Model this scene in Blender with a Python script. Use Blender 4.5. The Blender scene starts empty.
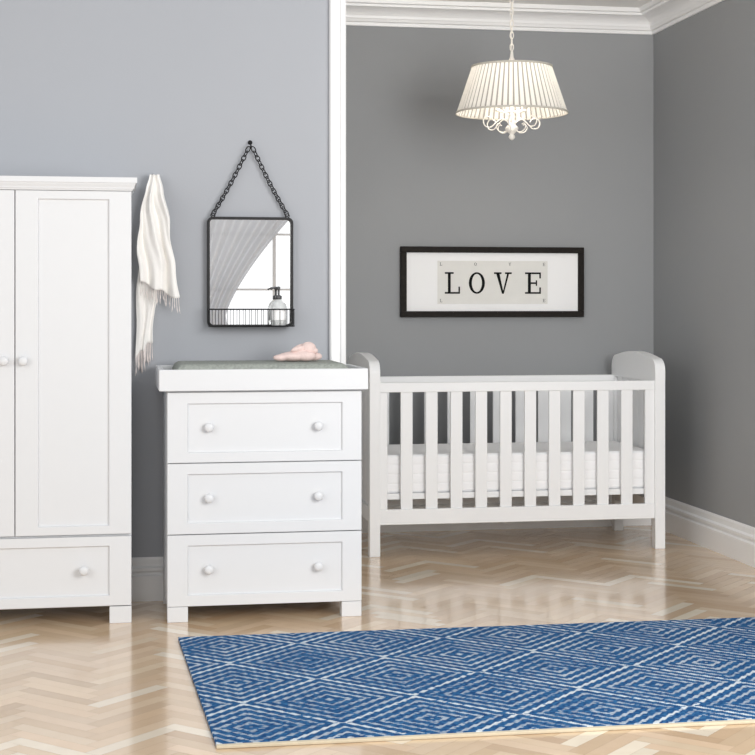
import bpy, bmesh, math, random
from mathutils import Vector, Matrix
random.seed(4)
scene = bpy.context.scene
COL = scene.collection
try:
    scene.view_settings.view_transform = 'Standard'
    scene.view_settings.look = 'None'
except Exception:
    pass

# ------------------------------------------------------------------ materials
def mat(name, color, rough=0.5, metal=0.0, noise=0.0, nscale=20.0, bump=0.0, bscale=60.0, coat=0.0, spec=0.5):
    m = bpy.data.materials.new(name); m.use_nodes = True
    nt = m.node_tree; b = nt.nodes['Principled BSDF']
    b.inputs['Roughness'].default_value = rough
    b.inputs['Metallic'].default_value = metal
    b.inputs['Specular IOR Level'].default_value = spec
    if coat: b.inputs['Coat Weight'].default_value = coat
    tc = nt.nodes.new('ShaderNodeTexCoord')
    n = nt.nodes.new('ShaderNodeTexNoise'); n.inputs['Scale'].default_value = nscale
    n.inputs['Detail'].default_value = 4
    nt.links.new(tc.outputs['Object'], n.inputs['Vector'])
    mx = nt.nodes.new('ShaderNodeMix'); mx.data_type = 'RGBA'
    mx.inputs[6].default_value = [max(0, v * (1 - noise)) for v in color] + [1]
    mx.inputs[7].default_value = [min(1, v * (1 + noise)) for v in color] + [1]
    nt.links.new(n.outputs['Fac'], mx.inputs[0])
    nt.links.new(mx.outputs[2], b.inputs['Base Color'])
    if bump:
        n2 = nt.nodes.new('ShaderNodeTexNoise'); n2.inputs['Scale'].default_value = bscale
        n2.inputs['Detail'].default_value = 3
        nt.links.new(tc.outputs['Object'], n2.inputs['Vector'])
        bp = nt.nodes.new('ShaderNodeBump'); bp.inputs['Strength'].default_value = bump
        bp.inputs['Distance'].default_value = 0.002
        nt.links.new(n2.outputs['Fac'], bp.inputs['Height'])
        nt.links.new(bp.outputs['Normal'], b.inputs['Normal'])
    return m

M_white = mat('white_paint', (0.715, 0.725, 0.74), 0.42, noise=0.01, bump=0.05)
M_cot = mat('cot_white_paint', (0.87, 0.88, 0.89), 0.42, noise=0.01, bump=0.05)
M_trim = mat('trim_paint', (0.90, 0.90, 0.90), 0.35, noise=0.01)
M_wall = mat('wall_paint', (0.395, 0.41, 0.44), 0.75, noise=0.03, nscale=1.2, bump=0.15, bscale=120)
M_wall_shaded = mat('wall_paint_shaded', (0.315, 0.325, 0.335), 0.7, noise=0.03, nscale=1.2, bump=0.15, bscale=120)  # wall paint darkened: the alcove's shade is put into its colour
M_ceil = mat('ceiling_paint', (0.96, 0.95, 0.93), 0.8)
M_black = mat('black_metal', (0.010, 0.010, 0.011), 0.5, metal=0.0, spec=0.3)
M_frame = mat('frame_black', (0.016, 0.013, 0.011), 0.6, noise=0.8, nscale=60, spec=0.15)
M_mount = mat('mount_board', (0.94, 0.94, 0.94), 0.6)
M_print = mat('print_paper', (0.80, 0.79, 0.755), 0.7, noise=0.05, nscale=12)
M_ink = mat('ink', (0.010, 0.010, 0.010), 0.8, spec=0.1)
M_inkgrey = mat('ink_grey', (0.16, 0.16, 0.16), 0.8, spec=0.1)
M_matt = mat('mattress_cloth', (0.96, 0.96, 0.97), 0.85, noise=0.005)
M_mat = mat('quilted_grey', (0.31, 0.33, 0.30), 0.9, noise=0.4, nscale=90, bump=0.8, bscale=120)
M_toy = mat('pink_plush', (0.79, 0.62, 0.58), 0.95, noise=0.10, nscale=60, bump=1.0, bscale=120)
M_towel = mat('towel_cloth', (0.92, 0.90, 0.87), 0.95, noise=0.03, nscale=30, bump=0.4, bscale=150)
M_fringe = mat('towel_fringe', (0.86, 0.79, 0.76), 0.95, noise=0.1)
M_pump = mat('dark_pump', (0.08, 0.08, 0.085), 0.35)
M_ivory = mat('ivory_enamel', (0.82, 0.79, 0.74), 0.5, spec=0.3)
M_binding = mat('rug_binding', (0.62, 0.54, 0.40), 0.9, noise=0.1, nscale=80)
M_steel = mat('dark_hook', (0.25, 0.25, 0.25), 0.3, metal=1.0)

def simple_nodes(name):
    m = bpy.data.materials.new(name); m.use_nodes = True
    return m, m.node_tree, m.node_tree.nodes['Principled BSDF']

M_mirror, nt, b = simple_nodes('mirror_glass')
b.inputs['Base Color'].default_value = (0.95, 0.95, 0.95, 1); b.inputs['Metallic'].default_value = 1; b.inputs['Roughness'].default_value = 0.01
M_glass, nt, b = simple_nodes('frosted_glass')
b.inputs['Base Color'].default_value = (0.86, 0.88, 0.88, 1); b.inputs['Transmission Weight'].default_value = 0.35; b.inputs['Roughness'].default_value = 0.15; b.inputs['IOR'].default_value = 1.2
M_bulb, nt, b = simple_nodes('bulb_glow')
b.inputs['Emission Color'].default_value = (1, 0.84, 0.64, 1); b.inputs['Emission Strength'].default_value = 2.0

def translucent(name, col, tcol, fac, sheer=0.0):
    m = bpy.data.materials.new(name); m.use_nodes = True; nt = m.node_tree
    nt.nodes.clear()
    o = nt.nodes.new('ShaderNodeOutputMaterial'); d = nt.nodes.new('ShaderNodeBsdfDiffuse'); t = nt.nodes.new('ShaderNodeBsdfTranslucent')
    mx = nt.nodes.new('ShaderNodeMixShader'); mx.inputs[0].default_value = fac
    tc = nt.nodes.new('ShaderNodeTexCoord'); n = nt.nodes.new('ShaderNodeTexNoise'); n.inputs['Scale'].default_value = 80
    nt.links.new(tc.outputs['Object'], n.inputs['Vector'])
    c = nt.nodes.new('ShaderNodeMix'); c.data_type = 'RGBA'
    c.inputs[6].default_value = [v * 0.96 for v in col] + [1]; c.inputs[7].default_value = list(col) + [1]
    nt.links.new(n.outputs['Fac'], c.inputs[0]); nt.links.new(c.outputs[2], d.inputs['Color'])
    t.inputs['Color'].default_value = list(tcol) + [1]
    nt.links.new(d.outputs[0], mx.inputs[1]); nt.links.new(t.outputs[0], mx.inputs[2])
    last = mx.outputs[0]
    if sheer:
        tr = nt.nodes.new('ShaderNodeBsdfTransparent'); m2 = nt.nodes.new('ShaderNodeMixShader'); m2.inputs[0].default_value = sheer
        nt.links.new(last, m2.inputs[1]); nt.links.new(tr.outputs[0], m2.inputs[2]); last = m2.outputs[0]
    nt.links.new(last, o.inputs[0])
    return m
M_shade = translucent('shade_fabric', (0.86, 0.845, 0.81), (0.80, 0.765, 0.71), 0.26)
M_shadefold_dark = translucent('shade_fold_dark', (0.40, 0.38, 0.35), (0.34, 0.31, 0.27), 0.12)  # darkness of backlit doubled fabric put into the fold colour
M_shadeband = translucent('shade_band', (0.66, 0.63, 0.57), (0.5, 0.46, 0.38), 0.15)
M_curtain = translucent('curtain_voile', (0.80, 0.80, 0.81), (0.78, 0.78, 0.80), 0.5, 0.06)

# parquet
M_floor, nt, b = simple_nodes('parquet_oak')
at = nt.nodes.new('ShaderNodeAttribute'); at.attribute_name = 'plank'
tc = nt.nodes.new('ShaderNodeTexCoord')
nz = nt.nodes.new('ShaderNodeTexNoise'); nz.inputs['Scale'].default_value = 14; nz.inputs['Detail'].default_value = 6
nt.links.new(tc.outputs['Object'], nz.inputs['Vector'])
mx = nt.nodes.new('ShaderNodeMix'); mx.data_type = 'RGBA'; mx.blend_type = 'MULTIPLY'; mx.inputs[0].default_value = 0.22
rp = nt.nodes.new('ShaderNodeValToRGB'); rp.color_ramp.elements[0].position = 0.3; rp.color_ramp.elements[0].color = (0.80, 0.75, 0.69, 1); rp.color_ramp.elements[1].position = 0.7; rp.color_ramp.elements[1].color = (1, 1, 1, 1)
nt.links.new(nz.outputs['Fac'], rp.inputs[0]); nt.links.new(at.outputs['Color'], mx.inputs[6]); nt.links.new(rp.outputs[0], mx.inputs[7])
nt.links.new(mx.outputs[2], b.inputs['Base Color'])
b.inputs['Roughness'].default_value = 0.23; b.inputs['Coat Weight'].default_value = 0.6; b.inputs['Coat Roughness'].default_value = 0.09
nz2 = nt.nodes.new('ShaderNodeTexNoise'); nz2.inputs['Scale'].default_value = 5
nt.links.new(tc.outputs['Object'], nz2.inputs['Vector'])
bp = nt.nodes.new('ShaderNodeBump'); bp.inputs['Strength'].default_value = 0.10; bp.inputs['Distance'].default_value = 0.004
nt.links.new(nz2.outputs['Fac'], bp.inputs['Height']); nt.links.new(bp.outputs['Normal'], b.inputs['Normal'])

# rug
M_rug, nt, b = simple_nodes('rug_weave')
b.inputs['Roughness'].default_value = 0.95; b.inputs['Specular IOR Level'].default_value = 0.1
N = nt.nodes; Lk = nt.links
tc = N.new('ShaderNodeTexCoord'); sp = N.new('ShaderNodeSeparateXYZ'); Lk.new(tc.outputs['Object'], sp.inputs[0])
def mth(op, a, b_=None, c=None):
    n = N.new('ShaderNodeMath'); n.operation = op
    for i, v in enumerate((a, b_, c)):
        if v is None: continue
        if isinstance(v, (int, float)): n.inputs[i].default_value = v
        else: Lk.new(v, n.inputs[i])
    return n.outputs[0]
RH, CW = 0.0070, 0.010
row = mth('FLOOR', mth('DIVIDE', sp.outputs['Y'], RH))
xo = mth('ADD', mth('DIVIDE', sp.outputs['X'], CW), mth('MULTIPLY', row, 0.5))
colm = mth('FLOOR', xo)
yq = mth('MULTIPLY', row, RH)
xq = mth('MULTIPLY', mth('SUBTRACT', colm, mth('MULTIPLY', row, 0.5)), CW)
cmb = N.new('ShaderNodeCombineXYZ'); Lk.new(colm, cmb.inputs[0]); Lk.new(row, cmb.inputs[1])
wh = N.new('ShaderNodeTexWhiteNoise'); wh.noise_dimensions = '2D'; Lk.new(cmb.outputs[0], wh.inputs['Vector'])
rnd = wh.outputs['Value']
def tri(sock, period, off=0.0):
    q = mth('DIVIDE', sock, period)
    return mth('MULTIPLY', mth('ABSOLUTE', mth('SUBTRACT', mth('FRACT', mth('ADD', q, 100.0+off)), 0.5)), 2.0)
s = mth('ADD', tri(xq, 0.56), tri(yq, 0.56))
fr = mth('FRACT', mth('MULTIPLY', s, 5.0))
line = mth('LESS_THAN', fr, 0.34)
zn = N.new('ShaderNodeTexNoise'); zn.inputs['Scale'].default_value = 3.0; Lk.new(tc.outputs['Object'], zn.inputs['Vector'])
keep = mth('LESS_THAN', rnd, mth('ADD', zn.outputs['Fac'], 0.42))
zone = mth('ADD', mth('MULTIPLY', zn.outputs['Fac'], 0.8), -0.02)
lf = mth('MULTIPLY', mth('MULTIPLY', line, keep), mth('ADD', mth('MULTIPLY', rnd, 0.25), zone))
# zigzag: every other band boundary is bolder
edge = mth('LESS_THAN', mth('ABSOLUTE', mth('SUBTRACT', s, 1.035)), 0.032)
lf = mth('MAXIMUM', lf, mth('MULTIPLY', mth('MULTIPLY', edge, mth('LESS_THAN', rnd, 0.9)), 0.85))
cb = N.new('ShaderNodeValToRGB'); cb.color_ramp.elements[0].position = 0.0; cb.color_ramp.elements[0].color = (0.008, 0.048, 0.155, 1); cb.color_ramp.elements[1].position = 1.0; cb.color_ramp.elements[1].color = (0.032, 0.135, 0.30, 1)
Lk.new(rnd, cb.inputs[0])
mc = N.new('ShaderNodeMix'); mc.data_type = 'RGBA'; Lk.new(lf, mc.inputs[0]); Lk.new(cb.outputs[0], mc.inputs[6]); mc.inputs[7].default_value = (0.68, 0.73, 0.76, 1)
Lk.new(mc.outputs[2], b.inputs['Base Color'])
bp = N.new('ShaderNodeBump'); bp.inputs['Strength'].default_value = 0.4; bp.inputs['Distance'].default_value = 0.003
Lk.new(rnd, bp.inputs['Height']); Lk.new(bp.outputs['Normal'], b.inputs['Normal'])

# ------------------------------------------------------------------ mesh helpers
def box(bm, x0, x1, y0, y1, z0, z1):
    v = [bm.verts.new(p) for p in ((x0,y0,z0),(x1,y0,z0),(x1,y1,z0),(x0,y1,z0),(x0,y0,z1),(x1,y0,z1),(x1,y1,z1),(x0,y1,z1))]
    for f in ((0,3,2,1),(4,5,6,7),(0,1,5,4),(1,2,6,5),(2,3,7,6),(3,0,4,7)):
        bm.faces.new([v[i] for i in f])

def prism(bm, pts, axis, a0, a1):
    def P(p, a):
        if axis == 'X': return (a, p[0], p[1])
        if axis == 'Y': return (p[0], a, p[1])
        return (p[0], p[1], a)
    A = [bm.verts.new(P(p, a0)) for p in pts]; B = [bm.verts.new(P(p, a1)) for p in pts]
    n = len(pts)
    bm.faces.new(A); bm.faces.new(B[::-1])
    for i in range(n):
        bm.faces.new((A[i], B[i], B[(i+1) % n], A[(i+1) % n]))

def lathe(bm, prof, c, axis='Z', seg=24):
    rings = []
    for r, h in prof:
        ring = []
        for i in range(seg):
            a = 2*math.pi*i/seg
            if axis == 'Z': p = (c[0]+r*math.cos(a), c[1]+r*math.sin(a), c[2]+h)
            else: p = (c[0]+r*math.cos(a), c[1]-h, c[2]+r*math.sin(a))
            ring.append(bm.verts.new(p))
        rings.append(ring)
    for a, b_ in zip(rings[:-1], rings[1:]):
        for i in range(seg):
            bm.faces.new((a[i], a[(i+1) % seg], b_[(i+1) % seg], b_[i]))
    bm.faces.new(rings[0][::-1]); bm.faces.new(rings[-1])

def tube(bm, pts, r, seg=8, closed=False):
    pts = [Vector(p) for p in pts]; n = len(pts)
    rad = r if isinstance(r, (list, tuple)) else [r]*n
    tans = []
    for i in range(n):
        if closed: t = pts[(i+1) % n]-pts[i-1]
        else: t = pts[min(i+1, n-1)]-pts[max(i-1, 0)]
        tans.append(t.normalized())
    up = Vector((0,0,1)) if abs(tans[0].z) < 0.9 else Vector((0,1,0))
    nrm = (up - tans[0]*up.dot(tans[0])).normalized()
    rings = []
    for i in range(n):
        nrm = (nrm - tans[i]*nrm.dot(tans[i])).normalized()
        bi = tans[i].cross(nrm)
        rings.append([bm.verts.new(pts[i]+(nrm*math.cos(2*math.pi*k/seg)+bi*math.sin(2*math.pi*k/seg))*rad[i]) for k in range(seg)])
    m = n if closed else n-1
    for i in range(m):
        a = rings[i]; b_ = rings[(i+1) % n]
        for k in range(seg):
            bm.faces.new((a[k], a[(k+1) % seg], b_[(k+1) % seg], b_[k]))
    if not closed:
        bm.faces.new(rings[0][::-1]); bm.faces.new(rings[-1])

def smoothpath(P, sub=5):
    P = [Vector(p) for p in P]; out = []
    for i in range(len(P)-1):
        p0, p1, p2, p3 = P[max(i-1,0)], P[i], P[i+1], P[min(i+2,len(P)-1)]
        for k in range(sub):
            t = k/sub
            out.append(0.5*((2*p1)+(-p0+p2)*t+(2*p0-5*p1+4*p2-p3)*t*t+(-p0+3*p1-3*p2+p3)*t**3))
    out.append(P[-1]); return out

def shaker(bm, x0, x1, z0, z1, yf, yb, rx0, rx1, rz0, rz1, dep=0.011, sl=0.003):
    def ring(a0, a1, c0, c1, y): return [bm.verts.new(p) for p in ((a0,y,c0),(a1,y,c0),(a1,y,c1),(a0,y,c1))]
    O = ring(x0,x1,z0,z1,yf); I = ring(rx0,rx1,rz0,rz1,yf); R = ring(rx0+sl,rx1-sl,rz0+sl,rz1-sl,yf+dep); B = ring(x0,x1,z0,z1,yb)
    for A, C in ((O, I), (I, R), (B, O)):
        for i in range(4):
            j = (i+1) % 4; bm.faces.new((A[i], A[j], C[j], C[i]))
    bm.faces.new(R); bm.faces.new(B[::-1])

WORLD = {}
def finish(name, bm, material, parent=None, origin=None, bevel=0.0, smooth=False, kind=None, label=None, category=None, group=None, recalc=True):
    if recalc: bmesh.ops.recalc_face_normals(bm, faces=bm.faces)
    vs = [v.co for v in bm.verts]
    if origin is None:
        mn = [min(v[i] for v in vs) for i in range(3)]; mxx = [max(v[i] for v in vs) for i in range(3)]
        origin = ((mn[0]+mxx[0])/2, (mn[1]+mxx[1])/2, mn[2])
    o = Vector(origin)
    for v in bm.verts: v.co -= o
    me = bpy.data.meshes.new(name); bm.to_mesh(me); bm.free()
    if material: me.materials.append(material)
    if smooth:
        for p in me.polygons: p.use_smooth = True
    ob = bpy.data.objects.new(name, me); COL.objects.link(ob)
    ob.location = o
    if parent is not None:
        ob.parent = parent; ob.location = o - WORLD[parent.name]
    WORLD[ob.name] = o
    if bevel:
        md = ob.modifiers.new('bevel', 'BEVEL'); md.width = bevel; md.segments = 2; md.limit_method = 'ANGLE'; md.angle_limit = math.radians(40)
    for k, v in (('kind', kind), ('label', label), ('category', category), ('group', group)):
        if v: ob[k] = v
    return ob

def empty(name, loc, label, category):
    e = bpy.data.objects.new(name, None); e.empty_display_size = 0.1; e.location = loc; COL.objects.link(e)
    WORLD[e.name] = Vector(loc); e['label'] = label; e['category'] = category
    return e
NB = bmesh.new

# ------------------------------------------------------------------ room shell
YW, YB, XR, ZC = 6.83, 8.64, 3.153, 2.99
XA = 1.035
bm = NB()
cl = bm.loops.layers.color.new('plank')
def fquad(pts, z, col):
    f = bm.faces.new([bm.verts.new((p[0], p[1], z)) for p in pts])
    for l in f.loops: l[cl] = col
fquad([(-3.2,-1.3),(XR,-1.3),(XR,YB),(-3.2,YB)], -0.001, (0.70, 0.59, 0.47, 1))
W = 0.054; n = 6
c45 = math.cos(math.radians(45))
def rot(x, y): return (c45*(x-y)*W - 0.02, c45*(x+y)*W + 3.9)
pal = [(0.86,0.75,0.62),(0.88,0.775,0.65),(0.83,0.715,0.585),(0.89,0.795,0.675),(0.80,0.68,0.545),(0.87,0.76,0.635),(0.93,0.875,0.79),(0.84,0.73,0.60),(0.88,0.77,0.645),(0.81,0.695,0.56)]
def clipok(pts):
    return all(-3.2 <= p[0] <= XR+0.32 and -1.3 <= p[1] <= YB+0.32 for p in pts)
g = 0.007
for k in range(-170, 171):
    for w in range(-20, 21):
        ox, oy = k + w*n, k - w*n
        for (x0, x1, y0, y1) in ((ox, ox+n, oy, oy+1), (ox, ox+1, oy+1, oy+1+n)):
            pts = [rot(x0+g, y0+g), rot(x1-g, y0+g), rot(x1-g, y1-g), rot(x0+g, y1-g)]
            if clipok(pts):
                c = random.choice(pal); j = random.uniform(0.965, 1.02)
                fquad(pts, 0.0, (min(1,c[0]*j), c[1]*j, c[2]*j, 1))
for f in bm.faces:
    f.normal_update()
    if f.normal.z < 0: f.normal_flip()
finish('floor', bm, M_floor, origin=(0,0,0), kind='structure', recalc=False)

bm = NB(); box(bm, -3.2, XA, YW, YW+0.12, 0, ZC); finish('wall_left', bm, M_wall, kind='structure')
bm = NB(); box(bm, XA-0.12, XA, YW+0.12, YB, 0, ZC); finish('wall_alcove_side', bm, M_trim, kind='structure')  # unseen face, painted white to bounce light onto the cot
bm = NB(); box(bm, XA-0.12, XR+0.12, YB, YB+0.12, 0, ZC); finish('wall_back', bm, M_wall_shaded, kind='structure')
bm = NB(); box(bm, XR, XR+0.12, 3.2, YB, 0, ZC); finish('wall_right', bm, M_wall_shaded, kind='structure')
bm = NB(); box(bm, XA-0.12, XR+0.12, YW, YB+0.12, ZC, ZC+0.1); finish('ceiling', bm, M_ceil, kind='structure')

wx0, wx1, wz0, wz1 = 0.75, 2.05, 0.85, 2.45
bm = NB()
box(bm, -0.6, wx0, -1.32, -1.2, 0, ZC); box(bm, wx1, XR, -1.32, -1.2, 0, ZC)
box(bm, wx0, wx1, -1.32, -1.2, 0, wz0); box(bm, wx0, wx1, -1.32, -1.2, wz1, ZC)
finish('wall_rear', bm, M_wall, kind='structure')
bm = NB()
f = 0.05
box(bm, wx0, wx0+f, -1.3, -1.22, wz0, wz1); box(bm, wx1-f, wx1, -1.3, -1.22, wz0, wz1)
box(bm, wx0+f, wx1-f, -1.3, -1.22, wz0, wz0+f); box(bm, wx0+f, wx1-f, -1.3, -1.22, wz1-f, wz1)
cx = (wx0+wx1)/2
box(bm, cx+0.2-0.016, cx+0.2+0.016, -1.275, -1.245, wz0+f, wz1-f)
for zz in (1.42, 1.95): box(bm, wx0+f, wx1-f, -1.272, -1.248, zz-0.010, zz+0.010)
finish('window_1', bm, M_trim, kind='structure', bevel=0.003)

def molding(name, prof, axis, a0, a1):
    bm = NB(); prism(bm, prof, axis, a0, a1); return finish(name, bm, M_trim, kind='structure')
bprof = [(0,0),(0.024,0),(0.024,0.108),(0.012,0.114),(0.012,0.122),(0.020,0.130),(0.020,0.142),(0.008,0.150),(0.008,0.176),(0.004,0.188),(0,0.188)]
molding('baseboard_left', [(YW-d, z) for d, z in bprof], 'X', -3.2, 0.975)
molding('baseboard_back', [(YB-d, z) for d, z in bprof], 'X', XA, XR)
molding('baseboard_right', [(XR-d, z) for d, z in bprof], 'Y', 3.2, YB)
molding('baseboard_alcove', [(XA+d, z) for d, z in bprof], 'Y', YW+0.01, YB)
cz = 2.86
cprof = [(0,cz),(0.012,cz),(0.014,cz+0.018),(0.026,cz+0.022),(0.030,cz+0.034)]
for i in range(7):
    a = math.pi/2*i/6
    cprof.append((0.10-0.066*math.cos(a), cz+0.040+0.050*math.sin(a)))
cprof += [(0.112,cz+0.092),(0.114,cz+0.104),(0.130,cz+0.108),(0.135,ZC),(0,ZC)]
molding('trim_2', [(YB-d, z) for d, z in cprof], 'X', XA, XR)
molding('trim_3', [(XR-d, z) for d, z in cprof], 'Y', YW, YB)
bm = NB()
aprof = [(0.980,YW),(0.980,YW-0.022),(0.986,YW-0.030),(0.996,YW-0.030),(1.000,YW-0.018),(1.026,YW-0.016),(1.030,YW-0.030),(1.046,YW-0.034),(1.052,YW-0.028),(1.052,YW+0.06),(XA,YW+0.06),(XA,YW)]
prism(bm, aprof, 'Z', 0, ZC)
finish('trim_1', bm, M_trim, kind='structure')

# ------------------------------------------------------------------ knob helper
KPROF = [(0.008,0),(0.008,0.010),(0.011,0.013),(0.0175,0.017),(0.0195,0.022),(0.0185,0.028),(0.013,0.032),(0.004,0.0335)]
def knob(parent, x, y, z):
    x -= 0.006
    bm = NB(); lathe(bm, KPROF, (x, y, z), '-Y', 20)
    return finish('knob', bm, M_white, parent=parent, origin=(x, y, z), smooth=True)

# ------------------------------------------------------------------ wardrobe
wr = empty('wardrobe', (-0.357, 6.59, 0), 'tall white wooden wardrobe with panelled doors above a drawer', 'wardrobe')
WX0, WX1, WY = -0.818, 0.104, 6.36
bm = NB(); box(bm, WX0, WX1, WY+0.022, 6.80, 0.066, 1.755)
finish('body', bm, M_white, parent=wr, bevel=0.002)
bm = NB()
def ringpts(ov, z): return [(WX0-ov, WY-ov, z), (WX1+ov, WY-ov, z), (WX1+ov, 6.81, z), (WX0-ov, 6.81, z)]
prev = None
for (ov, z) in ((0.003, 1.750), (0.005, 1.757), (0.009, 1.7575), (0.010, 1.764), (0.015, 1.774), (0.017, 1.781), (0.022, 1.7815), (0.022, 1.803)):
    cur = [bm.verts.new(p) for p in ringpts(ov, z)]
    if prev is None: bm.faces.new(cur)
    else:
        for i in range(4): bm.faces.new((prev[i], prev[(i+1) % 4], cur[(i+1) % 4], cur[i]))
    prev = cur
bm.faces.new(prev)
finish('crown', bm, M_white, parent=wr)
for (x0, x1, kx) in ((WX0+0.001, -0.359, -0.394), (-0.355, WX1-0.001, -0.318)):
    bm = NB()
    s_l = 0.088
    shaker(bm, x0, x1, 0.362, 1.748, WY, WY+0.021, x0+s_l, x1-s_l, 0.395, 1.705+0.01)
    d = finish('door', bm, M_white, parent=wr, bevel=0.0015)
    knob(d, kx, WY, 1.064)
bm = NB()
shaker(bm, WX0+0.001, WX1-0.001, 0.072, 0.352, WY, WY+0.021, WX0+0.088, 0.016, 0.112, 0.314)
d = finish('drawer', bm, M_white, parent=wr, bevel=0.0015)
knob(d, -0.0795, WY, 0.219); knob(d, -0.623, WY, 0.219)
for x0 in (WX0, WX1-0.088):
    for y0 in (WY, 6.74):
        bm = NB(); box(bm, x0, x0+0.088, y0+0.001, y0+0.06, 0, 0.068)
        finish('leg', bm, M_white, parent=wr, bevel=0.002)

# ------------------------------------------------------------------ chest of drawers
DX0, DX1, DY = 0.247, 1.044, 6.33
dr = empty('chest_of_drawers', (0.645, 6.57, 0), 'white wooden chest with three panelled drawers and round knobs', 'chest of drawers')
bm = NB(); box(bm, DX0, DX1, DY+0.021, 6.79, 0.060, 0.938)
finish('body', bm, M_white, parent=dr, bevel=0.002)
for (z0, z1, r0, r1, kz) in ((0.647,0.932,0.686,0.887,0.790), (0.357,0.643,0.400,0.600,0.502), (0.064,0.353,0.107,0.310,0.212)):
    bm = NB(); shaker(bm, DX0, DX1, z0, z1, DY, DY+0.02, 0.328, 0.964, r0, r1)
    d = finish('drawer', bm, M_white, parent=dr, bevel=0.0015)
    knob(d, 0.421, DY+0.011, kz); knob(d, 0.870, DY+0.011, kz)
for x0 in (DX0, DX1-0.083):
    for y0 in (DY, 6.73):
        bm = NB(); box(bm, x0, x0+0.083, y0+0.001, y0+0.06, 0, 0.062)
        finish('leg', bm, M_white, parent=dr, bevel=0.002)
bm = NB()
TX0, TX1, TY0, TY1 = 0.213, 1.068, 6.305, 6.785
box(bm, TX0, TX1, TY0, TY0+0.02, 0.939, 1.026); box(bm, TX0, TX1, TY1-0.02, TY1, 0.939, 1.026)
box(bm, TX0, TX0+0.02, TY0+0.02, TY1-0.02, 0.939, 1.026); box(bm, TX1-0.02, TX1, TY0+0.02, TY1-0.02, 0.939, 1.026)
box(bm, TX0+0.02, TX1-0.02, TY0+0.02, TY1-0.02, 0.939, 0.955)
finish('changing_tray', bm, M_white, bevel=0.003, label='white wooden changing tray fitted on top of the chest of drawers', category='changing tray')
bm = NB()
nx, ny = 96, 30
mx0, mx1, my0, my1 = 0.285, 0.995, 6.332, 6.76
grid = []
for j in range(ny+1):
    rw = []
    for i in range(nx+1):
        u, v = i/nx, j/ny
        em = min(u*(mx1-mx0), (1-u)*(mx1-mx0), v*(my1-my0), (1-v)*(my1-my0))
        z = 1.018 + 0.028*min(1, em/0.025)**0.5 + 0.0014*math.sin(u*nx*1.57)*math.sin(v*ny*1.57)
        rw.append(bm.verts.new((mx0+(mx1-mx0)*u, my0+(my1-my0)*v, z)))
    grid.append(rw)
for j in range(ny):
    for i in range(nx): bm.faces.new((grid[j][i], grid[j][i+1], grid[j+1][i+1], grid[j+1][i]))
ge = bmesh.ops.extrude_face_region(bm, geom=list(bm.faces))
for v in [q for q in ge['geom'] if isinstance(q, bmesh.types.BMVert)]: v.co.z = 0.956
finish('changing_mat', bm, M_mat, smooth=True, label='grey quilted changing mat lying in the white changing tray', category='changing mat')

def blob(bm, c, r, rotz=0.0, roty=0.0):
    mtx = Matrix.Translation(c) @ Matrix.Rotation(rotz, 4, 'Z') @ Matrix.Rotation(roty, 4, 'Y') @ Matrix.Diagonal((r[0], r[1], r[2], 1))
    bmesh.ops.create_icosphere(bm, subdivisions=3, radius=1.0, matrix=mtx)
ty = 6.55; tz = 1.049; tx = -0.012
toy = empty('soft_toy', (0.81, ty, tz), 'small pink plush bunny comforter slumped on the grey changing mat', 'soft toy')
bm = NB()
blob(bm, (tx+0.80, ty, tz+0.020), (0.068, 0.045, 0.021)); blob(bm, (tx+0.745, ty-0.01, tz+0.015), (0.036, 0.026, 0.015), 0.2)
blob(bm, (tx+0.765, ty+0.03, tz+0.016), (0.035, 0.018, 0.016), -0.4); blob(bm, (tx+0.85, ty-0.02, tz+0.022), (0.044, 0.030, 0.022))
blob(bm, (tx+0.888, ty+0.01, tz+0.019), (0.036, 0.026, 0.019)); blob(bm, (tx+0.82, ty, tz+0.036), (0.045, 0.03, 0.022), 0, -0.3)
o = finish('body', bm, M_toy, parent=toy)
rm = o.modifiers.new('r', 'REMESH'); rm.mode = 'VOXEL'; rm.voxel_size = 0.005; rm.use_smooth_shade = True
sm = o.modifiers.new('s', 'SMOOTH'); sm.iterations = 3
bm = NB(); blob(bm, (tx+0.862, ty-0.002, tz+0.052), (0.034, 0.031, 0.030)); blob(bm, (tx+0.888, ty-0.012, tz+0.044), (0.015, 0.013, 0.012))
finish('head', bm, M_toy, parent=toy, smooth=True)
for (dx, dy, ry) in ((-0.034, 0.012, 0.5), (-0.030, -0.018, 0.2)):
    bm = NB(); blob(bm, (tx+0.850+dx, ty+dy, tz+0.053), (0.036, 0.014, 0.012), 0.3, -ry)
    finish('ear', bm, M_toy, parent=toy, smooth=True)

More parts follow.
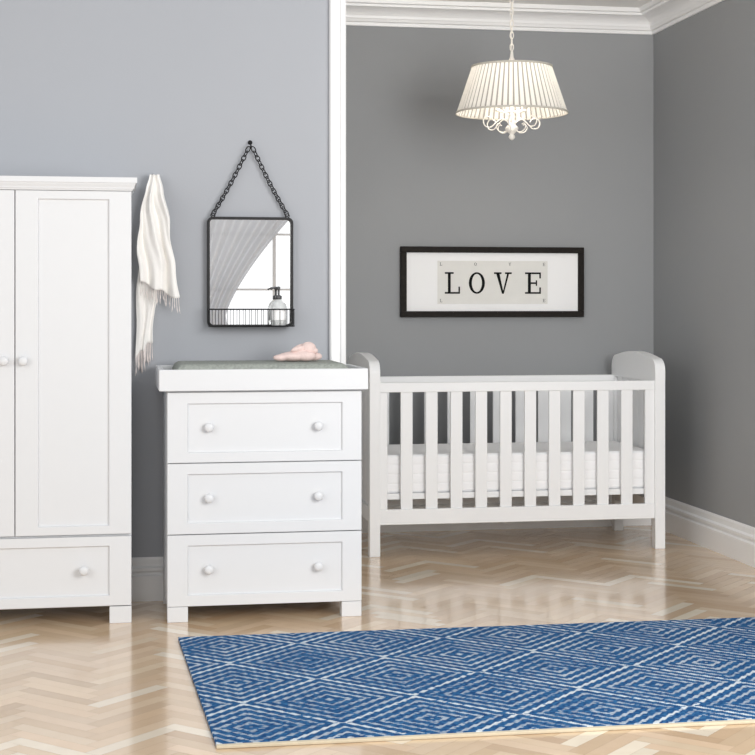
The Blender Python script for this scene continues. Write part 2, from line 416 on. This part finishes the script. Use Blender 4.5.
# ------------------------------------------------------------------ cot
CX0, CX1, CY0, CY1 = 1.325, 2.905, 7.78, 8.50
cot = empty('cot', (2.115, 8.14, 0), 'white wooden slatted baby cot with arched ends in grey alcove', 'cot')
for side, (x0, x1) in enumerate(((CX0, CX0+0.055), (CX1-0.055, CX1))):
    bm = NB()
    pts = [(CY0, 0.88), (CY0, 0.935)]
    for i in range(1, 9):
        a = math.pi/2*i/8
        pts.append((CY0+0.075-0.075*math.cos(a), 0.935+0.068*math.sin(a)))
    L = CY1-CY0
    for i in range(1, 16):
        t = i/16
        pts.append((CY0+0.075+(L-0.15)*t, 1.003+0.027*math.sin(math.pi*t)))
    for i in range(8, -1, -1):
        a = math.pi/2*i/8
        pts.append((CY1-0.075+0.075*math.cos(a), 0.935+0.068*math.sin(a)))
    pts.append((CY1, 0.88))
    prism(bm, pts, 'X', x0, x1)
    box(bm, x0+0.002, x1-0.002, CY0+0.055, CY1-0.055, 0.175, 0.25)
    nb = 7; w = (L-0.11)/nb
    for i in range(nb):
        y = CY0+0.055+i*w
        box(bm, x0+0.016, x1-0.016, y+0.005, y+w-0.005, 0.25, 0.882)
    box(bm, x0+0.024, x1-0.024, CY0+0.055, CY1-0.055, 0.25, 0.882)
    ep = finish('end_panel', bm, M_cot, parent=cot, bevel=0.002)
    for y0 in (CY0, CY1-0.055):
        bm = NB(); box(bm, x0, x1, y0, y0+0.055, 0, 0.882)
        finish('leg', bm, M_cot, parent=ep, bevel=0.003)
def side_rail(y0, zb0, zb1):
    bm = NB()
    a, b_ = CX0+0.055, CX1-0.055
    zt = 0.838
    box(bm, a, b_, y0, y0+0.03, zt, 0.886)
    box(bm, a, b_, y0, y0+0.03, zb0, zb1)
    box(bm, a, a+0.04, y0+0.004, y0+0.026, zb1, zt); box(bm, b_-0.05, b_, y0+0.004, y0+0.026, zb1, zt)
    for i in range(10):
        c = 1.521+0.1311*i
        box(bm, c-0.031, c+0.031, y0+0.008, y0+0.022, zb1, zt)
    return finish('side_rail', bm, M_cot, parent=cot, bevel=0.002)
side_rail(CY0+0.012, 0.160, 0.238)
side_rail(CY1-0.042, 0.262, 0.330)
bm = NB(); box(bm, CX0+0.057, CX1-0.057, CY0+0.045, CY1-0.045, 0.285, 0.315)
finish('mattress_base', bm, M_cot, parent=cot, bevel=0.002)
bm = NB()
y0, y1 = CY0+0.055, CY1-0.055; z0, z1 = 0.316, 0.512; xa, xb = CX0+0.062, CX1-0.062
nxm, nzm = 120, 48
def ripple(x, t):
    q = abs(math.sin(math.pi*4*(t+0.006*math.sin(x*9))))
    return 0.0020*min(1, q*2.2)
front = []; back = []
for i in range(nxm+1):
    x = xa+(xb-xa)*i/nxm; cf = []; cbk = []
    for j in range(nzm+1):
        t = j/nzm; z = z0+(z1-z0)*t; e = 0.010*(1-min(1, min(t, 1-t)/0.08))**2
        cf.append(bm.verts.new((x, y0+0.005-ripple(x, t)+e, z))); cbk.append(bm.verts.new((x, y1-0.005+ripple(x, t)-e, z)))
    front.append(cf); back.append(cbk)
for i in range(nxm):
    for j in range(nzm):
        bm.faces.new((front[i][j], front[i+1][j], front[i+1][j+1], front[i][j+1])); bm.faces.new((back[i][j], back[i][j+1], back[i+1][j+1], back[i+1][j]))
    bm.faces.new((front[i][nzm], front[i+1][nzm], back[i+1][nzm], back[i][nzm])); bm.faces.new((front[i][0], back[i][0], back[i+1][0], front[i+1][0]))
for i in (0, nxm):
    for j in range(nzm): bm.faces.new((front[i][j], front[i][j+1], back[i][j+1], back[i][j]))
finish('mattress', bm, M_matt, smooth=False, label='white quilted mattress lying inside the white cot', category='mattress')

# ------------------------------------------------------------------ LOVE picture
pf = empty('picture_frame', (2.18, YB, 1.214), 'wide black framed print with the word LOVE on grey wall', 'picture')
FX0, FX1, FZ0, FZ1 = 1.645, 2.722, 1.214, 1.615
fw = 0.034
bm = NB()
for (a, b_, c, d) in ((FX0,FX1,FZ0,FZ0+fw),(FX0,FX1,FZ1-fw,FZ1),(FX0,FX0+fw,FZ0+fw,FZ1-fw),(FX1-fw,FX1,FZ0+fw,FZ1-fw)):
    box(bm, a, b_, YB-0.035, YB-0.002, c, d)
finish('frame', bm, M_frame, parent=pf, bevel=0.003)
bm = NB(); box(bm, FX0+fw, FX1-fw, YB-0.018, YB-0.004, FZ0+fw, FZ1-fw)
finish('mount', bm, M_mount, parent=pf)
bm = NB(); box(bm, 1.859, 2.507, YB-0.0195, YB-0.0182, 1.289, 1.535)
pr = finish('print', bm, M_print, parent=pf)
ly0, ly1 = YB-0.0208, YB-0.0196
def letter(ch, x0, x1, z0, z1, name='letter', ink=None):
    w_ = x1-x0; h_ = z1-z0; st = 0.185*w_; sf = 0.08*h_; zm = (z0+z1)/2; xm = (x0+x1)/2
    pieces = []
    def B(a, b_, c, d): pieces.append([(a, c), (b_, c), (b_, d), (a, d)])
    if ch == 'L':
        B(x0, x1, z0, z0+sf); B(x0+0.2*w_, x0+0.2*w_+st, z0, z1); B(x0, x0+0.58*w_, z1-sf, z1); B(x1-0.10*w_, x1, z0, z0+0.33*h_)
    elif ch == 'E':
        B(x0, x1, z0, z0+sf); B(x0, x1, z1-sf, z1); B(x0+0.18*w_, x0+0.18*w_+st, z0, z1)
        B(x1-0.10*w_, x1, z0, z0+0.30*h_); B(x1-0.10*w_, x1, z1-0.28*h_, z1)
        B(x0+0.18*w_, x1-0.28*w_, zm-sf/2, zm+sf/2); B(x1-0.32*w_, x1-0.24*w_, zm-0.13*h_, zm+0.13*h_)
    elif ch == 'V':
        pieces.append([(x0+0.10*w_, z1), (x0+0.29*w_, z1), (xm+0.05*w_, z0), (xm-0.05*w_, z0)])
        pieces.append([(x1-0.24*w_, z1), (x1-0.13*w_, z1), (xm+0.05*w_, z0), (xm-0.03*w_, z0)])
        B(x0, x0+0.42*w_, z1-sf, z1); B(x1-0.38*w_, x1, z1-sf, z1)
    elif ch == 'O':
        S = 40
        for i in range(S):
            q = []
            for (aa, ra, rb) in ((i, w_/2, h_/2), (i+1, w_/2, h_/2), (i+1, w_/2-st, h_/2-sf), (i, w_/2-st, h_/2-sf)):
                a = 2*math.pi*aa/S; q.append((xm+ra*math.cos(a), zm+rb*math.sin(a)))
            pieces.append(q)
    bm = NB()
    for i, p in enumerate(pieces):
        e = 0.00005*(i % 5 if ch != 'O' else 0)
        prism(bm, p, 'Y', ly0-e, ly1)
    finish(name, bm, ink or M_ink, parent=pr)
letter('L', 1.902, 1.990, 1.347, 1.470); letter('O', 2.042, 2.136, 1.347, 1.470); letter('V', 2.190, 2.294, 1.347, 1.470); letter('E', 2.373, 2.467, 1.347, 1.470)
for i, ch in enumerate('LOVE'):
    x = (1.872, 2.074, 2.276, 2.478)[i]
    letter(ch, x, x+0.014, 1.507, 1.525, 'small_letter', M_inkgrey)
    if i in (0, 3): letter(ch, x, x+0.014, 1.299, 1.317, 'small_letter', M_inkgrey)

# ------------------------------------------------------------------ mirror
mr = empty('wall_mirror', (0.63, YW, 1.19), 'black metal framed mirror with wire basket hanging from a chain', 'mirror')
MX0, MX1, MZ0, MZ1 = 0.438, 0.815, 1.190, 1.673
def rrect(x0, x1, z0, z1, r, y, n_=6):
    out = []
    for (cx_, cz_, a0) in ((x1-r, z0+r, -90), (x1-r, z1-r, 0), (x0+r, z1-r, 90), (x0+r, z0+r, 180)):
        for i in range(n_+1):
            a = math.radians(a0+90*i/n_); out.append((cx_+r*math.cos(a), y, cz_+r*math.sin(a)))
    return out
bm = NB()
oy0, oy1 = YW-0.040, YW-0.004
O1 = rrect(MX0, MX1, MZ0, MZ1, 0.025, 0); I1 = rrect(MX0+0.011, MX1-0.011, MZ0+0.011, MZ1-0.011, 0.016, 0)
def V(l, y): return [bm.verts.new((p[0], y, p[2])) for p in l]
a, b_, c, d = V(O1, oy0), V(I1, oy0), V(I1, oy1), V(O1, oy1)
for A, C in ((a, b_), (b_, c), (c, d), (d, a)):
    for i in range(len(A)):
        j = (i+1) % len(A); bm.faces.new((A[i], A[j], C[j], C[i]))
finish('frame', bm, M_black, parent=mr, bevel=0.001)
bm = NB(); prism(bm, [(p[0], p[2]) for p in rrect(MX0+0.0105, MX1-0.0105, MZ0+0.0105, MZ1-0.0105, 0.016, 0)], 'Y', YW-0.022, YW-0.012)
finish('glass', bm, M_mirror, parent=mr)
bm = NB()
by0, by1 = YW-0.115, YW-0.041
bx0, bx1 = MX0+0.006, MX1-0.004
for z in (MZ0+0.005, MZ0+0.078):
    tube(bm, [(bx0, by1, z), (bx0, by0+0.01, z), (bx0+0.01, by0, z), (bx1-0.01, by0, z), (bx1, by0+0.01, z), (bx1, by1, z)], 0.0028, 8)
for i in range(14):
    x = bx0+0.01+(bx1-bx0-0.02)*i/13
    tube(bm, [(x, by0, MZ0+0.005), (x, by0, MZ0+0.078)], 0.0013, 6)
for x in (bx0, bx1):
    for i in range(4):
        y = by0+0.01+(by1-by0-0.01)*i/3; tube(bm, [(x, y, MZ0+0.005), (x, y, MZ0+0.078)], 0.0012, 6)
box(bm, bx0, bx1, by0, by1, MZ0+0.003, MZ0+0.007)
finish('basket', bm, M_black, parent=mr, smooth=False)
hk = (0.628, YW-0.030, 1.985)
def chain(p0, p1):
    bm = NB(); p0 = Vector(p0); p1 = Vector(p1); L = (p1-p0).length; nl = int(L/0.0195); dirv = (p1-p0).normalized()
    up = Vector((0, 1, 0)); side = dirv.cross(up).normalized()
    for i in range(nl):
        c = p0+dirv*(L*(i+0.5)/nl)+Vector((0, 0, -0.010*math.sin(math.pi*(i+0.5)/nl)))
        s2 = side if i % 2 == 0 else (up*0.85+side*0.5).normalized()
        pts = []
        for k in range(12):
            a = 2*math.pi*k/12; pts.append(c+dirv*0.0150*math.cos(a)+s2*0.0085*math.sin(a))
        tube(bm, pts, 0.0024, 6, closed=True)
    return finish('chain', bm, M_black, parent=mr, smooth=True)
chain((0.463, YW-0.025, 1.684), (hk[0]-0.008, hk[1], hk[2]-0.006)); chain((0.790, YW-0.025, 1.684), (hk[0]+0.008, hk[1], hk[2]-0.006))
for x in (0.463, 0.790):
    bm = NB(); pts = [(x+0.009*math.cos(2*math.pi*k/16), YW-0.025, 1.680+0.009*math.sin(2*math.pi*k/16)) for k in range(16)]
    tube(bm, pts, 0.0024, 6, closed=True); finish('ring', bm, M_black, parent=mr, smooth=True)
bm = NB()
tube(bm, [(hk[0], YW, hk[2]+0.018), (hk[0], YW-0.028, hk[2]+0.016), (hk[0], YW-0.038, hk[2]), (hk[0], YW-0.030, hk[2]-0.012), (hk[0], YW-0.02, hk[2]-0.008)], 0.0035, 8)
lathe(bm, [(0.010, 0), (0.010, 0.004), (0.006, 0.006)], (hk[0], YW, hk[2]+0.018), '-Y', 16)
finish('hook', bm, M_black, parent=mr, smooth=True)
bx, byy, bz = 0.746, YW-0.078, MZ0+0.0072
sb = empty('soap_dispenser', (bx, byy, bz), 'clear glass pump soap bottle standing in the black wire basket', 'soap bottle')
bm = NB(); lathe(bm, [(0.030,0),(0.035,0.004),(0.035,0.082),(0.032,0.094),(0.018,0.108),(0.013,0.113),(0.013,0.120)], (bx, byy, bz), 'Z', 28)
finish('bottle', bm, M_glass, parent=sb, smooth=True)
bm = NB()
lathe(bm, [(0.014,0.114),(0.014,0.130),(0.005,0.133),(0.005,0.156),(0.008,0.158),(0.008,0.168),(0.004,0.171)], (bx, byy, bz), 'Z', 20)
tube(bm, [(bx, byy, bz+0.164), (bx-0.02, byy-0.005, bz+0.166), (bx-0.036, byy-0.008, bz+0.158)], 0.0034, 8)
finish('pump', bm, M_pump, parent=sb, smooth=True)
bm = NB()
S = 14; A = []; C = []
for i in range(S+1):
    a = math.radians(-150+120*i/S); A.append(bm.verts.new((bx+0.0356*math.cos(a), byy+0.0356*math.sin(a), bz+0.025))); C.append(bm.verts.new((bx+0.0356*math.cos(a), byy+0.0356*math.sin(a), bz+0.072)))
for i in range(S): bm.faces.new((A[i], A[i+1], C[i+1], C[i]))
finish('paper_label', bm, M_mount, parent=sb, smooth=True)

# ------------------------------------------------------------------ towel and hook
hx, hz = 0.203, 1.845
bm = NB()
lathe(bm, [(0.012,0),(0.012,0.004),(0.005,0.006),(0.005,0.034),(0.009,0.037),(0.010,0.043),(0.005,0.047)], (hx, YW, hz), '-Y', 18)
finish('wall_hook', bm, M_steel, smooth=True, label='small metal peg on the wall holding the towel', category='hook')
tw = empty('towel', (0.21, YW-0.04, 0.98), 'cream cotton towel with fringed ends hanging from wall hook', 'towel')
def cloth(name, keys, ztop, zb_l, zb_r, ybase, amp, folds, ph, fringe):
    def kx(s_, c):
        for q in range(len(keys)-1):
            if s_ <= keys[q+1][0]:
                t = (s_-keys[q][0])/(keys[q+1][0]-keys[q][0]); t = t*t*(3-2*t)*0.5+t*0.5
                return keys[q][c]+(keys[q+1][c]-keys[q][c])*t
        return keys[-1][c]
    bm = NB(); nu, nv = 72, 64; rows = []
    for j in range(nv+1):
        s_ = j/nv; rw = []
        for i in range(nu+1):
            t = i/nu
            xl, xr = kx(s_, 1), kx(s_, 2)
            x = xl+(xr-xl)*t+0.004*math.sin(6*s_+7*t)+0.003*math.sin(17*s_+2*t)
            zb = zb_l+(zb_r-zb_l)*t
            z = ztop+(zb-ztop)*s_ - 0.008*math.cos(t*folds*2*math.pi+ph)*s_
            am = amp*(0.5+0.5*min(1, s_*2))
            tt = t + 0.10*math.sin(4.5*s_+1.0)
            y = ybase-am*(math.sin(tt*folds*2*math.pi+ph+1.2*s_)+0.45*math.sin(tt*folds*3.7*math.pi+ph*2-2.2*s_)+0.3*math.sin(7*s_+6*t))-0.010*math.sin(math.pi*min(1, s_*3))
            rw.append(bm.verts.new((x, y, z)))
        rows.append(rw)
    for j in range(nv):
        for i in range(nu): bm.faces.new((rows[j][i], rows[j+1][i], rows[j+1][i+1], rows[j][i+1]))
    edge = [Vector(v.co) for v in rows[-1]]
    o = finish(name, bm, M_towel, parent=tw, smooth=True)
    md = o.modifiers.new('sol', 'SOLIDIFY'); md.thickness = 0.004; md.offset = 0
    fb = NB()
    for i in range(0, nu, 3):
        p = edge[i].lerp(edge[i+1], random.random()); ln = fringe*random.uniform(0.7, 1.15)
        sw = random.uniform(-.008,.008)
        tube(fb, [p+Vector((0,0,0.006)), p+Vector((sw*0.3, 0, -ln*0.5)), p+Vector((sw*0.6, 0, -ln*0.8)), p+Vector((sw, random.uniform(-.003,.003), -ln))], [0.0017, 0.0012, 0.0020, 0.0007], 5)
    f_ = finish('fringe', fb, M_fringe, parent=o, smooth=True); f_['kind'] = 'stuff'
cloth('cloth_layer', [(0, 0.190, 0.218), (0.25, 0.156, 0.232), (0.6, 0.138, 0.228), (1, 0.132, 0.200)], hz+0.004, 1.065, 1.13, YW-0.020, 0.006, 1.9, 0.5, 0.090)
cloth('cloth_layer', [(0, 0.188, 0.224), (0.12, 0.168, 0.244), (0.40, 0.144, 0.272), (0.75, 0.138, 0.300), (1, 0.152, 0.315)], hz+0.006, 1.385, 1.315, YW-0.062, 0.017, 2.0, 2.0, 0.060)

# ------------------------------------------------------------------ pendant lamp
px, py = 2.023, 7.60
pl = empty('chandelier', (px, py, 2.99), 'white chandelier with pleated cream drum shade hanging from chain', 'chandelier')
pz0, pz1, pr0, pr1 = 2.255, 2.488, 0.281, 0.202
bm = NB(); NP = 60; seg = NP*4
rings = []
for (z, r) in ((pz0, pr0), (pz1, pr1)):
    ring = []
    for i in range(seg):
        k = i % 4; a = 2*math.pi*(i//4 + (0.0, 0.05, 0.66, 0.71)[k])/NP
        rr = r+(-0.002, 0.001, 0.001, -0.002)[k] - 0.001
        ring.append(bm.verts.new((px+rr*math.cos(a), py+rr*math.sin(a), z)))
    rings.append(ring)
for i in range(seg):
    f = bm.faces.new((rings[0][i], rings[0][(i+1) % seg], rings[1][(i+1) % seg], rings[1][i]))
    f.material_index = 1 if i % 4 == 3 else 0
o = finish('shade', bm, M_shade, parent=pl); o.data.materials.append(M_shadefold_dark)
def band(z0, z1, r0, r1):
    bm = NB(); S = 96; rs = []
    for (z, r) in ((z0, r0), (z1, r1), (z1, r1-0.004), (z0, r0-0.004)):
        rs.append([bm.verts.new((px+r*math.cos(2*math.pi*i/S), py+r*math.sin(2*math.pi*i/S), z)) for i in range(S)])
    for q in range(4):
        A = rs[q]; C = rs[(q+1) % 4]
        for i in range(S): bm.faces.new((A[i], A[(i+1) % S], C[(i+1) % S], C[i]))
    finish('shade_trim', bm, M_shadeband, parent=pl, smooth=True)
band(pz0-0.004, pz0+0.006, pr0+0.004, pr0+0.002); band(pz1-0.006, pz1+0.004, pr1+0.005, pr1+0.004)
bm = NB()
lathe(bm, [(0.002,0.0),(0.055,0.0),(0.052,-0.015),(0.02,-0.03),(0.006,-0.045)][::-1], (px, py, 2.99), 'Z', 28)
finish('ceiling_rose', bm, M_ivory, parent=pl, smooth=True)
bm = NB()
z = 2.948; i = 0
while z > 2.56:
    s2 = Vector((1,0,0)) if i % 2 == 0 else Vector((0,1,0)); c = Vector((px, py, z))
    tube(bm, [c+Vector((0,0,0.019))*math.cos(2*math.pi*k/12)+s2*0.009*math.sin(2*math.pi*k/12) for k in range(12)], 0.0024, 6, closed=True)
    z -= 0.030; i += 1
tube(bm, [(px+0.006, py, 2.95), (px+0.012, py, 2.85), (px-0.006, py, 2.7), (px+0.002, py, 2.55)], 0.0022, 6)
finish('chain', bm, M_ivory, parent=pl, smooth=True)
bm = NB()
lathe(bm, [(0.002,2.118),(0.010,2.122),(0.018,2.134),(0.010,2.148),(0.014,2.152),(0.030,2.165),(0.034,2.180),(0.018,2.198),(0.010,2.215),(0.018,2.235),(0.010,2.26),(0.008,2.36),(0.018,2.40),(0.008,2.44),(0.012,2.50),(0.020,2.515),(0.010,2.535),(0.006,2.57)], (px, py, 0), 'Z', 24)
for q in range(3):
    a = 2*math.pi*q/3+0.4
    tube(bm, [(px, py, 2.475), (px+(pr1)*math.cos(a), py+(pr1)*math.sin(a), 2.485)], 0.003, 6)
finish('stem', bm, M_ivory, parent=pl, smooth=True)
for q in range(6):
    a = 2*math.pi*q/6+0.15; ca, sa = math.cos(a), math.sin(a)
    bm = NB()
    prof = [(0.012,2.195),(0.030,2.215),(0.055,2.225),(0.085,2.205),(0.115,2.180),(0.145,2.185),(0.155,2.212),(0.138,2.232),(0.112,2.228),(0.100,2.212)]
    tube(bm, smoothpath([(px+r*ca, py+r*sa, zz) for r, zz in prof]), 0.0030, 8)
    prof = [(0.016,2.178),(0.040,2.158),(0.068,2.160),(0.085,2.180),(0.078,2.198),(0.062,2.196)]
    tube(bm, smoothpath([(px+r*math.cos(a+0.02), py+r*math.sin(a+0.02), zz) for r, zz in prof]), 0.0024, 8)
    finish('scroll_arm', bm, M_ivory, parent=pl, smooth=True)
for q in range(4):
    a = 2*math.pi*q/4+0.6; x, y = px+0.09*math.cos(a), py+0.09*math.sin(a)
    bm = NB(); tube(bm, [(px+0.008*math.cos(a), py+0.008*math.sin(a), 2.26), (px+0.05*math.cos(a), py+0.05*math.sin(a), 2.262), (x, y, 2.272)], 0.004, 7)
    lathe(bm, [(0.012,2.27),(0.016,2.278),(0.009,2.282),(0.009,2.31)], (x, y, 0), 'Z', 16)
    h = finish('bulb_holder', bm, M_ivory, parent=pl, smooth=True)
    bm = NB(); lathe(bm, [(0.007,2.311),(0.015,2.33),(0.016,2.35),(0.008,2.378),(0.002,2.392)], (x, y, 0), 'Z', 16)
    finish('bulb', bm, M_bulb, parent=h, smooth=True)

# ------------------------------------------------------------------ rug
bm = NB()
BL, BR_, FL, FR = (0.275,6.003), (2.86,5.971), (0.318,4.535), (2.90,4.515)
T = 0.012
prism(bm, [FL, FR, BR_, BL], 'Z', 0.0005, T)
rug = finish('rug', bm, M_rug, origin=(1.55, 5.25, 0), bevel=0.002, label='blue woven rug with white concentric diamond pattern and cream edging', category='rug')
bm = NB()
def strip(p, q, w, z0, z1):
    p = Vector((*p, 0)); q = Vector((*q, 0)); d_ = (q-p).normalized(); nrm = Vector((-d_.y, d_.x, 0))
    a = [p-nrm*w, q-nrm*w, q+nrm*0.002, p+nrm*0.002]; prism(bm, [(v.x, v.y) for v in a], 'Z', z0, z1)
strip(FL, FR, 0.018, 0.0005, 0.010)
finish('binding', bm, M_binding, parent=rug, bevel=0.002)

# ------------------------------------------------------------------ curtain on the window wall
bm = NB(); tube(bm, [(0.45, -1.10, 2.56), (2.4, -1.10, 2.56)], 0.012, 12)
for x in (0.45, 2.4): lathe(bm, [(0.012,-0.03),(0.028,-0.01),(0.028,0.01),(0.012,0.03)], (x, -1.10, 2.56), 'Z', 16)
for x in (0.6, 2.25): box(bm, x-0.008, x+0.008, -1.2, -1.095, 2.552, 2.568)
finish('curtain_rail', bm, M_black, smooth=False, label='slim black curtain pole above the window', category='curtain rail')
def curtain(xi_top, xe, xi_tie):
    bm = NB(); nu, nv = 160, 40; rows = []
    for j in range(nv+1):
        z = 2.545-(2.545-0.05)*j/nv; rw = []
        if z > 1.15: k = ((z-1.15)/(2.545-1.15))
        else: k = (1.15-z)/1.1*0.35
        kk = k**1.35 if z > 1.15 else k
        xi = xi_tie+(xi_top-xi_tie)*kk
        for i in range(nu+1):
            t = i/nu; rw.append(bm.verts.new((xe+(xi-xe)*t, -1.10+0.055*math.sin(t*2*math.pi*7+0.6*math.sin(3*z))+0.010*math.sin(t*50), z)))
        rows.append(rw)
    for j in range(nv):
        for i in range(nu): bm.faces.new((rows[j][i], rows[j][i+1], rows[j+1][i+1], rows[j+1][i]))
    finish('curtain', bm, M_curtain, smooth=True, label='sheer white pleated curtain swept aside at the window', category='curtain')
curtain(2.16, 0.62, 1.12)

# ------------------------------------------------------------------ lights
w = bpy.data.worlds.new('world'); scene.world = w; w.use_nodes = True
wn = w.node_tree; bg = wn.nodes['Background']
bg.inputs[0].default_value = (0.96, 0.98, 1.0, 1); bg.inputs[1].default_value = 0.64
def area(name, loc, target, size, power, color):
    l = bpy.data.lights.new(name, 'AREA'); l.shape = 'RECTANGLE'; l.size = size[0]; l.size_y = size[1]; l.energy = power; l.color = color
    o = bpy.data.objects.new(name, l); COL.objects.link(o); o.location = loc
    o.rotation_euler = (Vector(target)-Vector(loc)).to_track_quat('-Z', 'Y').to_euler()
    return o
area('window_light', (-2.8, 2.2, 2.2), (1.6, 7.8, 0.9), (2.2, 2.2), 52, (1.0, 0.99, 0.975))
area('front_fill', (-0.5, -0.8, 2.3), (1.8, 8.2, 1.1), (1.8, 1.5), 42, (1.0, 0.99, 0.975))  # unseen softbox added as frontal fill, not a lamp of the room
area('room_fill', (2.75, -0.8, 2.2), (2.1, 8.4, 1.1), (1.3, 2.0), 45, (1.0, 0.99, 0.975))  # second unseen fill, added from front right to brighten the alcove
area('alcove_fill', (2.65, 2.8, 1.9), (2.15, 8.4, 2.2), (2.0, 1.8), 122, (1.0, 0.99, 0.975))  # unseen fill panel added to lift the alcove, cornice and ceiling
area('daylight', (1.4, -2.4, 1.8), (1.4, 4.0, 1.0), (2.2, 2.2), 10, (1.0, 1.0, 1.0))
l = bpy.data.lights.new('bulb_light', 'POINT'); l.energy = 6.0; l.color = (1, 0.93, 0.82); l.shadow_soft_size = 0.06
o = bpy.data.objects.new('bulb_light', l); COL.objects.link(o); o.location = (px, py, 2.37)

# ------------------------------------------------------------------ camera
cam = bpy.data.cameras.new('camera'); co = bpy.data.objects.new('camera', cam); COL.objects.link(co)
co.location = (0, 0, 1.30); co.rotation_euler = (math.radians(90), 0, -math.atan(0.1755))
cam.sensor_width = 36; cam.lens = 1550*36/755; cam.shift_y = -0.1
scene.camera = co
